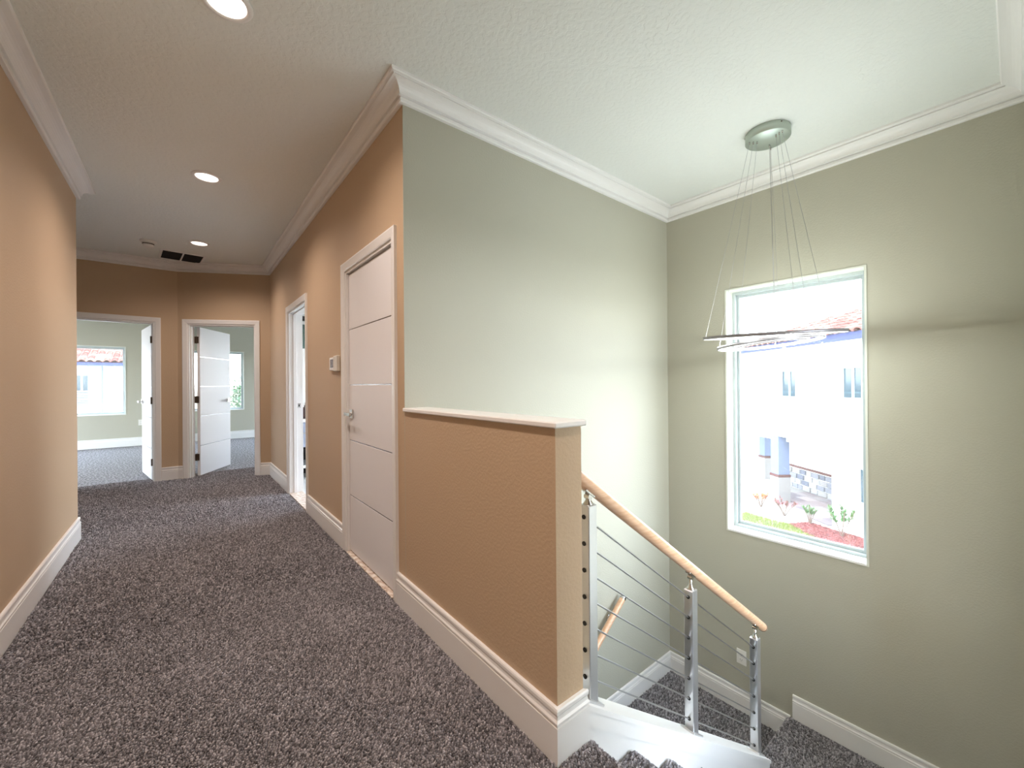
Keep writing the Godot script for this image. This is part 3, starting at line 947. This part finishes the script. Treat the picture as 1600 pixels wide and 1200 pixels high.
func bathroom() -> void:
	var o := thing("bathroom_vanity", at(Vector3(1.06, 0, -6.2)), "blue-grey bathroom vanity with a white top beyond the doorway", "vanity")
	build("worktop", cbx(Vector3(0, 0.74, 0), Vector3(1.5, 0.78, 0.5), 0.004), M.tile, o)
	for i in 3:
		var dr := build("drawer", cbx(Vector3(0.01 + 0.495 * i, 0.42, 0.0), Vector3(0.495 + 0.495 * i, 0.735, 0.48), 0.004), M.vanity, o)
		build("handle", rod(Vector3(0.12 + 0.495 * i, 0.6, 0.495), Vector3(0.38 + 0.495 * i, 0.6, 0.495), 0.006, 8), M.chrome, dr)
	for x in [0.02, 1.44]:
		build("side_panel", bx(Vector3(x, 0.002, 0.02), Vector3(x + 0.04, 0.42, 0.46)), M.black, o)
	build("shelf", cbx(Vector3(0.02, 0.15, 0.02), Vector3(1.48, 0.185, 0.46), 0.003), M.tile, o)
	build("back_panel", bx(Vector3(0.02, 0.002, 0.0), Vector3(1.48, 0.42, 0.02)), M.black, o)
	var f := thing("framed_mirror", at(Vector3(1.12, 1.72, -6.2)), "small dark green framed mirror on the bathroom wall", "mirror")
	build("frame", cbx(Vector3(0, 0, 0), Vector3(0.6, 0.33, 0.025), 0.004), M.frame_green, f)
	build("glass", bx(Vector3(0.34, 0.03, 0.024), Vector3(0.57, 0.3, 0.027)), M.mirror, f)
	var l := thing("bathroom_shelf", at(Vector3(1.12, 2.1, -6.2)), "dark narrow shelf high on the bathroom wall", "shelf")
	build("board", cbx(Vector3(0, 0, 0), Vector3(0.7, 0.05, 0.12), 0.004), M.black, l)
	var c := thing("soap_bottle", at(Vector3(1.24, 0.78, -5.85)), "grey soap bottle on the bathroom worktop", "bottle")
	var s := Shape.new()
	s.lathe([Vector2(0, 0), Vector2(0.034, 0), Vector2(0.036, 0.01), Vector2(0.036, 0.12), Vector2(0.03, 0.14), Vector2(0.012, 0.15), Vector2(0.012, 0.17), Vector2(0, 0.17)], 20)
	build("body", s, M.screen, c)
	s = Shape.new()
	s.tube([Vector3(0, 0.17, 0), Vector3(0, 0.2, 0), Vector3(0.03, 0.2, 0.02)], 0.006, 8)
	build("pump", s, M.chrome, c)

# ------------------------------------------------------------------ carpet pile
func pile() -> void:
	var tuft := Shape.new()
	var hgt := 0.011
	for i in 5:
		var a0 := TAU * i / 5
		var a1 := TAU * (i + 1) / 5
		var p0 := Vector3(cos(a0) * 0.0042, 0, sin(a0) * 0.0042)
		var p1 := Vector3(cos(a1) * 0.0042, 0, sin(a1) * 0.0042)
		var q0 := Vector3(cos(a0 + 0.5) * 0.0032, hgt, sin(a0 + 0.5) * 0.0032)
		var q1 := Vector3(cos(a1 + 0.5) * 0.0032, hgt, sin(a1 + 0.5) * 0.0032)
		tuft.quad(p1, p0, q0, q1)
		tuft.tri(q1, q0, Vector3(0, hgt + 0.0025, 0))
	var mesh := tuft.done()
	mesh.surface_set_material(0, M.pile)
	var lay := FastNoiseLite.new()
	lay.seed = 77
	lay.frequency = 1.6
	lay.fractal_octaves = 3
	var T: Array[Transform3D] = []
	var Cs: Array[Color] = []
	var add := func(p: Vector3, up: Vector3, sc: float) -> void:
		var n := lay.get_noise_3dv(p)
		var m := lay.get_noise_3dv(p + Vector3(31, 7, 13))
		var lean := (Vector3(0.5 + n * 1.4 + rng.randf_range(-0.5, 0.5), 0, 0.3 + m * 1.4 + rng.randf_range(-0.5, 0.5))) * 0.55
		var y := (up + lean * 0.8).normalized()
		var x := y.cross(Vector3(0.3, 0.2, 0.93)).normalized()
		var b := Basis(x, y, x.cross(y)).rotated(y, rng.randf() * TAU).scaled(Vector3.ONE * sc * rng.randf_range(0.8, 1.25))
		T.append(Transform3D(b, p))
		var k := rng.randf()
		var v := 0.085 + 0.05 * rng.randf()
		if k > 0.2: v = 0.15 + 0.08 * rng.randf()
		if k > 0.6: v = 0.26 + 0.10 * rng.randf()
		if k > 0.9: v = 0.38 + 0.12 * rng.randf()
		Cs.append(Color(v * 1.12, v * 1.06, v * 1.11))
	var rect := func(x0: float, x1: float, z0: float, z1: float, y: float, d: float, sc: float) -> void:
		var nx := int((x1 - x0) / d)
		var nz := int((z1 - z0) / d)
		for i in nx:
			for j in nz:
				add.call(Vector3(x0 + (i + rng.randf()) * d, y - 0.005, z0 + (j + rng.randf()) * d), Vector3.UP, sc)
	rect.call(XL + 0.018, XR - 0.018, -2.7, -0.35, 0.0, 0.0062, 0.9)
	rect.call(XR - 0.018, 1.055, ZE + 0.018, ZN - 0.01, 0.0, 0.0062, 0.9)
	rect.call(XL + 0.018, XR - 0.018, -4.68, -2.7, 0.0, 0.0088, 1.1)
	rect.call(-1.1, XR - 0.018, -6.3, -4.69, 0.0, 0.0105, 1.3)
	rect.call(-1.1, XR - 0.018, -7.1, -6.3, 0.0, 0.0105, 1.3)
	for k in range(1, 5):
		rect.call(NOSE0 + RUN * (k - 1) - 0.005, NOSE0 + RUN * k - 0.02, ZE + 0.003, ZN - 0.01, -RISE * k, 0.0075, 0.9)
	for k in 5:                                   # rounded noses
		var n := int((ZN - ZE) / 0.0075)
		for j in n:
			for q in 8:
				var a := PI / 2 - PI * 0.62 * (q + rng.randf()) / 8.0
				var up := Vector3(cos(a), sin(a), 0)
				add.call(Vector3(NOSE0 + RUN * k - 0.026, -RISE * k - 0.031, ZE + 0.005 + (j + rng.randf()) * 0.0073) + up * 0.024, up, 0.9)
	rect.call(2.62, XW - 0.02, -1.09, ZN - 0.02, YL, 0.0095, 1.15)
	rect.call(2.56, XW - 0.02, ZG + 0.02, -1.1, YM, 0.0105, 1.25)
	var mm := MultiMesh.new()
	mm.transform_format = MultiMesh.TRANSFORM_3D
	mm.use_colors = true
	mm.mesh = mesh
	mm.instance_count = T.size()
	for i in T.size():
		mm.set_instance_transform(i, T[i])
		mm.set_instance_color(i, Cs[i])
	var o := MultiMeshInstance3D.new()
	o.name = "carpet_pile"
	o.multimesh = mm
	add_child(o)
	tag(o, "speckled grey cut pile of the carpet on hall and stairs", "carpet", "", "stuff")

# ------------------------------------------------------------------ outdoors
func roof_tile() -> ArrayMesh:        # barrel tile, x across, z up the slope, 0.30 wide, 0.44 long
	var s := Shape.new()
	s.smooth(true)
	var n := 8
	for i in n:
		var a0 := PI * i / n
		var a1 := PI * (i + 1) / n
		var p0 := Vector3(-cos(a0) * 0.125, sin(a0) * 0.085, 0)
		var p1 := Vector3(-cos(a1) * 0.125, sin(a1) * 0.085, 0)
		var q0 := Vector3(-cos(a0) * 0.105, sin(a0) * 0.07 - 0.01, 0.44)
		var q1 := Vector3(-cos(a1) * 0.105, sin(a1) * 0.07 - 0.01, 0.44)
		s.quad(p0, q0, q1, p1)
		var i0 := p0 * 0.84
		var i1 := p1 * 0.84
		s.quad(i0, p0, p1, i1)
		s.quad(q0 * Vector3(0.84, 0.84, 1), i0, i1, q1 * Vector3(0.84, 0.84, 1))
	s.smooth(false)
	s.box(Vector3(0.115, -0.012, 0), Vector3(0.185, 0.008, 0.44))
	return s.done()

func exterior_window(h: Node3D, x0: float, x1: float, y0: float, y1: float, z: float) -> void:
	var w := Shape.new()
	var f := 0.05
	for e in [[x0, y0, x1, y0 + f], [x0, y1 - f, x1, y1], [x0, y0 + f, x0 + f, y1 - f], [x1 - f, y0 + f, x1, y1 - f], [(x0 + x1) / 2 - 0.03, y0 + f, (x0 + x1) / 2 + 0.03, y1 - f]]:
		w.box(Vector3(e[0], e[1], z + 0.06), Vector3(e[2], e[3], z + 0.14))
	var o := build("window", w, M.vinyl, h)
	var mx := (x0 + x1) / 2
	build("pane", bx(Vector3(x0 + f, y0 + f, z + 0.09), Vector3(mx - 0.03, y1 - f, z + 0.11)), M.ext_glass, o)
	build("pane", bx(Vector3(mx + 0.03, y0 + f, z + 0.08), Vector3(x1 - f, y1 - f, z + 0.10)), M.ext_glass, o)

func neighbour_house() -> void:
	# local x runs along the facade away from us, local z goes into the house
	var az := deg_to_rad(37.0)
	var dx := Vector3(sin(az), 0, -cos(az))
	var h := thing("neighbour_house", Transform3D(Basis(dx, Vector3.UP, dx.cross(Vector3.UP)), Vector3(14.9, 0, -2.9)), "white two-storey house with a tiled roof seen through the stair window", "house")
	var g := -3.2
	var s := Shape.new()
	var top := 2.6
	# upper storey around two windows
	s.box(Vector3(-4, -0.75, 0), Vector3(-0.18, top, 0.3))
	s.box(Vector3(-0.18, -0.75, 0), Vector3(0.56, 0.69, 0.3)); s.box(Vector3(-0.18, 1.66, 0), Vector3(0.56, top, 0.3))
	s.box(Vector3(0.56, -0.75, 0), Vector3(2.36, top, 0.3))
	s.box(Vector3(2.36, -0.75, 0), Vector3(3.18, 0.66, 0.3)); s.box(Vector3(2.36, 1.64, 0), Vector3(3.18, top, 0.3))
	s.box(Vector3(3.18, -0.75, 0), Vector3(4.9, top, 0.3))
	s.box(Vector3(4.6, -0.75, 0.3), Vector3(4.9, top, 6.0))
	s.box(Vector3(-4, -0.75, 5.7), Vector3(4.6, top, 6.0))
	s.box(Vector3(-4, -0.95, 0.3), Vector3(4.9, -0.75, 6.0))
	build("upper_wall", s, M.stucco, h)
	s = Shape.new()
	s.box(Vector3(-4, g, 0), Vector3(-0.75, -0.75, 0.3))
	s.box(Vector3(-0.75, g, 0), Vector3(0.02, -2.26, 0.3)); s.box(Vector3(-0.75, -1.23, 0), Vector3(0.02, -0.75, 0.3))
	s.box(Vector3(0.02, g, 0), Vector3(0.86, -0.75, 0.3))
	s.box(Vector3(0.56, g, 0.3), Vector3(0.86, -0.95, 2.2))
	build("lower_wall", s, M.stucco, h)
	exterior_window(h, -0.18, 0.56, 0.69, 1.66, 0.02)
	exterior_window(h, 2.36, 3.18, 0.66, 1.64, 0.02)
	exterior_window(h, -0.75, 0.02, -2.26, -1.23, 0.02)
	# porch: back wall, band, stone wainscot, pillars, paving
	s = Shape.new()
	s.box(Vector3(0.86, g, 2.2), Vector3(6.2, -0.95, 2.5))
	build("porch_wall", s, M.stucco, h)
	build("porch_band", cbx(Vector3(0.86, -2.33, 2.14), Vector3(6.2, -2.24, 2.2), 0.01), M.band, h)
	var row := 0
	var y := g + 0.02
	while y < -2.42:
		var x := 0.9 + rng.randf() * 0.15
		var rh := 0.21
		while x < 6.1:
			var w := rng.randf_range(0.24, 0.46)
			build("stone", cbx(Vector3(x, y, 2.2 - rng.randf_range(0.05, 0.085)), Vector3(minf(x + w - 0.02, 6.2), y + rh - 0.02, 2.2), 0.02), M.stones[rng.randi() % 4], h)
			x += w
		y += rh
		row += 1
	build("porch_roof", bx(Vector3(4.9, -0.75, 0.3), Vector3(7.6, -0.55, 2.9)), M.stucco, h)
	for e in [[3.24, 0.0, 0.42], [7.0, 2.0, 0.42]]:
		var x: float = e[0]
		var z: float = e[1]
		var w: float = e[2]
		var pl := build("pillar", cbx(Vector3(x, -2.16, z), Vector3(x + w, -0.75, z + w), 0.01), M.stucco_blue, h)
		build("pillar_band", cbx(Vector3(x - 0.03, -2.25, z - 0.03), Vector3(x + w + 0.03, -2.16, z + w + 0.03), 0.01), M.band, pl)
		build("pillar_base", cbx(Vector3(x - 0.02, g, z - 0.02), Vector3(x + w + 0.02, -2.25, z + w + 0.02), 0.01), M.stones[1], pl)
	for i in 6:
		for j in 7:
			build("paver", cbx(Vector3(0.9 + i * 0.62, g, -0.1 + j * 0.32), Vector3(0.9 + i * 0.62 + 0.605, g + 0.03, -0.1 + j * 0.32 + 0.305), 0.008), M.pavers[rng.randi() % 3], h)
	# eave and hipped tile roof
	s = Shape.new()
	s.box(Vector3(-4.5, 2.36, -0.52), Vector3(5.42, 2.58, -0.46))
	s.box(Vector3(5.36, 2.36, -0.46), Vector3(5.42, 2.58, 6.5))
	build("fascia", s, M.fascia, h)
	s = Shape.new()
	s.box(Vector3(-4.5, 2.36, -0.46), Vector3(5.36, 2.40, 0.0))
	s.box(Vector3(4.9, 2.36, 0.0), Vector3(5.36, 2.40, 6.4))
	build("soffit", s, M.stucco, h)
	var sl := tan(deg_to_rad(21.0))
	s = Shape.new()
	var A := Vector3(-4.5, 2.58, -0.52)
	var B := Vector3(5.42, 2.58, -0.52)
	var rise := 3.5 * sl
	var Cc := Vector3(1.92, 2.58 + rise, 2.98)
	var D := Vector3(-4.5, 2.58 + rise, 2.98)
	s.quad(A, D, Cc, B)
	s.tri(B, Cc, Vector3(5.42, 2.58, 6.48))
	s.quad(D, Vector3(-4.5, 2.58, 6.48), Vector3(5.42, 2.58, 6.48), Cc)
	s.quad(A, B, Vector3(5.42, 2.58, 6.48), Vector3(-4.5, 2.58, 6.48))
	build("roof", s, M.roof_base, h)
	var tm := roof_tile()
	var tilt := Basis(Vector3.RIGHT, -deg_to_rad(21.0))
	for j in 9:
		var z := -0.6 + j * 0.375
		for i in 24:
			var x := -1.6 + i * 0.29
			if x < 5.3 - (z + 0.6):
				put("roof_tile", tm, M.tiles[rng.randi() % 4], h, Transform3D(tilt, Vector3(x, 2.59 + (z + 0.52) * sl + 0.02, z)))

func second_house() -> void:
	var h := thing("distant_house", at(Vector3(-3.6, 0, -30)), "pale house with a tile roof outside the left bedroom window", "house")
	build("wall", bx(Vector3(-6, -3.2, -4), Vector3(3.2, 2.34, -1.2)), M.stucco, h)
	build("pillar", cbx(Vector3(-0.2, -3.2, -0.35), Vector3(0.32, 2.34, 0.1), 0.01), M.stucco_blue, h)
	var w := build("window", bx(Vector3(-1.6, 0.2, -1.24), Vector3(-0.12, 1.95, -1.16)), M.vinyl, h)
	build("pane", bx(Vector3(-1.5, 1.05, -1.17), Vector3(-0.62, 1.85, -1.14)), M.ext_glass, w)
	build("pane", bx(Vector3(-0.54, 1.05, -1.17), Vector3(-0.2, 1.85, -1.14)), M.ext_glass, w)
	for k in 8:
		build("louvre", bx(Vector3(-1.5, 0.30 + k * 0.09, -1.17), Vector3(-0.2, 0.335 + k * 0.09, -1.13)), M.fascia, w)
	build("fascia", bx(Vector3(-6.4, 2.34, -0.05), Vector3(2.2, 2.52, 0.05)), M.fascia, h)
	build("soffit", bx(Vector3(-6.4, 2.34, -1.2), Vector3(2.2, 2.40, -0.05)), M.stucco, h)
	var s := Shape.new()
	s.quad(Vector3(-6.4, 2.52, 0.06), Vector3(2.2, 2.52, 0.06), Vector3(2.2, 4.1, -4.0), Vector3(-6.4, 4.1, -4.0))
	s.quad(Vector3(-6.4, 2.50, 0.06), Vector3(-6.4, 4.08, -4.0), Vector3(2.2, 4.08, -4.0), Vector3(2.2, 2.50, 0.06))
	build("roof", s, M.roof_base, h)
	var tm := roof_tile()
	var tilt := Basis(Vector3.UP, PI) * Basis(Vector3.RIGHT, -atan(1.58 / 4.06))
	for j in 5:
		for i in 14:
			put("roof_tile", tm, M.tiles[rng.randi() % 4], h, Transform3D(tilt, Vector3(-2.2 + i * 0.3, 2.56 + j * 0.37 * 0.389, 0.1 - j * 0.37)))

func leaf_mesh(l: float, w: float) -> ArrayMesh:
	var s := Shape.new()
	var a := Vector3(0, 0, 0)
	var b := Vector3(-w / 2, l * 0.45, 0.02 * l)
	var c := Vector3(0, l * 0.5, -0.03 * l)
	var d := Vector3(w / 2, l * 0.45, 0.02 * l)
	var e := Vector3(0, l, -0.1 * l)
	s.tri(a, c, b); s.tri(a, d, c); s.tri(b, c, e); s.tri(c, d, e)
	return s.done()

func shrub(pos: Vector3, height: float, spread: float, lm: Material, label: String, stems: int, leaves: int, ls: float) -> void:
	var o := thing("shrub", at(pos), label, "shrub", "young shrubs along the neighbour's bed")
	var st := Shape.new()
	var fl := SurfaceTool.new()
	fl.begin(Mesh.PRIMITIVE_TRIANGLES)
	var lf := leaf_mesh(ls, ls * 0.45)
	for i in stems:
		var a := TAU * i / stems + rng.randf()
		var tip := Vector3(cos(a) * spread, height * rng.randf_range(0.7, 1.0), sin(a) * spread) * (0.4 if i == 0 else 1.0)
		tip.y = height * rng.randf_range(0.75, 1.0)
		var mid := tip * 0.5 + Vector3(0, height * 0.08, 0)
		st.tube([Vector3(0, -0.02, 0), mid, tip], 0.012, 6)
		for k in leaves:
			var t := rng.randf_range(0.35, 1.0)
			var p := mid.lerp(tip, (t - 0.35) / 0.65)
			var b := Basis.from_euler(Vector3(rng.randf_range(0.2, 1.5), rng.randf() * TAU, 0)).scaled(Vector3.ONE * rng.randf_range(0.7, 1.2))
			fl.append_from(lf, 0, Transform3D(b, p))
	build("stem", st, M.bark, o)
	put("foliage", fl.commit(), lm, o)

func tree(pos: Vector3, trunk: float, r: float, leaves: int, label: String, lm: Material) -> void:
	var o := thing("tree", at(pos), label, "tree", "")
	var st := Shape.new()
	st.tube([Vector3.ZERO, Vector3(0.1, trunk * 0.5, 0.05), Vector3(0, trunk, 0)], 0.14, 10)
	for i in 7:
		var a := TAU * i / 7
		st.tube([Vector3(0, trunk * 0.75 + 0.1 * i, 0), Vector3(cos(a) * r * 0.6, trunk + r * rng.randf_range(-0.1, 0.6), sin(a) * r * 0.6)], 0.045, 7)
	build("trunk", st, M.bark, o)
	var fl := SurfaceTool.new()
	fl.begin(Mesh.PRIMITIVE_TRIANGLES)
	var lf := leaf_mesh(0.24, 0.11)
	for i in leaves:
		var v := Vector3(rng.randfn(), rng.randfn(), rng.randfn()).normalized() * pow(rng.randf(), 0.4) * r
		v.y *= 0.8
		var b := Basis.from_euler(Vector3(rng.randf_range(0.3, 2.4), rng.randf() * TAU, rng.randf() * 0.6)).scaled(Vector3.ONE * rng.randf_range(0.7, 1.4))
		fl.append_from(lf, 0, Transform3D(b, v + Vector3(0, trunk + r * 0.25, 0)))
	put("foliage", fl.commit(), lm, o)

func scatter(called: String, mesh: Mesh, m: Material, pts: Array, label: String, cat: String) -> void:
	mesh.surface_set_material(0, m)
	var mm := MultiMesh.new()
	mm.transform_format = MultiMesh.TRANSFORM_3D
	mm.use_colors = true
	mm.mesh = mesh
	mm.instance_count = pts.size()
	for i in pts.size():
		mm.set_instance_transform(i, pts[i][0])
		mm.set_instance_color(i, pts[i][1])
	var o := MultiMeshInstance3D.new()
	o.name = called
	o.multimesh = mm
	add_child(o)
	tag(o, label, cat, "", "stuff")

func outdoors() -> void:
	var s := bx(Vector3(-60, -3.4, -70), Vector3(70, -3.2, 40))
	struct("ground", s, M.concrete, "pale paved ground between the houses", "ground")
	neighbour_house()
	second_house()
	# lawn strip and mulch bed below the stair window
	var lawn := PackedVector2Array([Vector2(14.85, -5.8), Vector2(14.6, -5.0), Vector2(14.6, -4.5), Vector2(13.7, -3.45), Vector2(13.2, -2.0), Vector2(12.2, -2.0), Vector2(12.3, -5.0), Vector2(13.6, -6.2)])
	var bed := PackedVector2Array([Vector2(14.6, -4.5), Vector2(15.25, -4.1), Vector2(15.0, -3.6), Vector2(14.85, -3.0), Vector2(14.9, -2.2), Vector2(13.3, -2.2), Vector2(13.7, -3.45)])
	var blade := Shape.new()
	blade.tri(Vector3(-0.006, 0, 0), Vector3(0.006, 0, 0), Vector3(0, 0.07, 0.015))
	var gm := mat(Color.WHITE, 0.8)
	gm.metallic_specular = 0.1
	gm.vertex_color_use_as_albedo = true
	var pts := []
	for i in 26000:
		var p := Vector2(rng.randf_range(12.2, 14.9), rng.randf_range(-6.2, -2.0))
		if Geometry2D.is_point_in_polygon(p, lawn):
			var b := Basis.from_euler(Vector3(rng.randf_range(-0.6, 0.6), rng.randf() * TAU, 0)).scaled(Vector3.ONE * rng.randf_range(0.7, 1.4))
			pts.append([Transform3D(b, Vector3(p.x, -3.2, p.y)), Color(rng.randf_range(0.12, 0.20), rng.randf_range(0.15, 0.22), 0.035)])
	scatter("lawn_grass", blade.done(), gm, pts, "yellow-green lawn grass below the stair window", "grass")
	var chip := Shape.new()
	chip.box(Vector3(-0.035, 0, -0.014), Vector3(0.035, 0.012, 0.014))
	pts = []
	for i in 9000:
		var p := Vector2(rng.randf_range(13.2, 15.3), rng.randf_range(-4.6, -2.1))
		if Geometry2D.is_point_in_polygon(p, bed):
			var b := Basis.from_euler(Vector3(rng.randf_range(-0.5, 0.5), rng.randf() * TAU, rng.randf_range(-0.5, 0.5))).scaled(Vector3.ONE * rng.randf_range(0.6, 1.4))
			var v := rng.randf_range(0.55, 1.3)
			pts.append([Transform3D(b, Vector3(p.x, -3.2 + rng.randf() * 0.03, p.y)), Color(0.16 * v, 0.05 * v, 0.045 * v)])
	scatter("mulch_chips", chip.done(), gm, pts, "red wood mulch chips in the neighbour's planting bed", "mulch")
	shrub(Vector3(14.5, -3.2, -3.15), 0.85, 0.3, M.leaf_green, "largest green shrub in the red mulch bed", 6, 34, 0.13)
	shrub(Vector3(15.06, -3.2, -4.05), 0.62, 0.18, M.leaf_green, "small upright green shrub at the end of the mulch bed", 5, 24, 0.11)
	shrub(Vector3(15.43, -3.2, -4.86), 0.55, 0.3, M.leaf_red, "dark red spiky shrub in front of the pillar", 7, 12, 0.12)
	shrub(Vector3(15.92, -3.2, -5.74), 0.5, 0.24, M.leaf_orange, "small orange flowering shrub left of the pillar", 6, 22, 0.1)
	tree(Vector3(21, -3.2, -16.5), 7.6, 2.6, 5200, "tall tree beyond the neighbour house at window's left edge", M.leaf_dark)
	tree(Vector3(4.2, -3.2, -30), 3.2, 2.2, 4200, "leafy green tree outside the right bedroom window", M.leaf_dark)

func _ready() -> void:
	rng.seed = 20240611
	materials()
	view_and_light()
	structure()
	doors()
	windows()
	stairs()
	railing()
	fittings()
	bathroom()
	outdoors()
	pile()
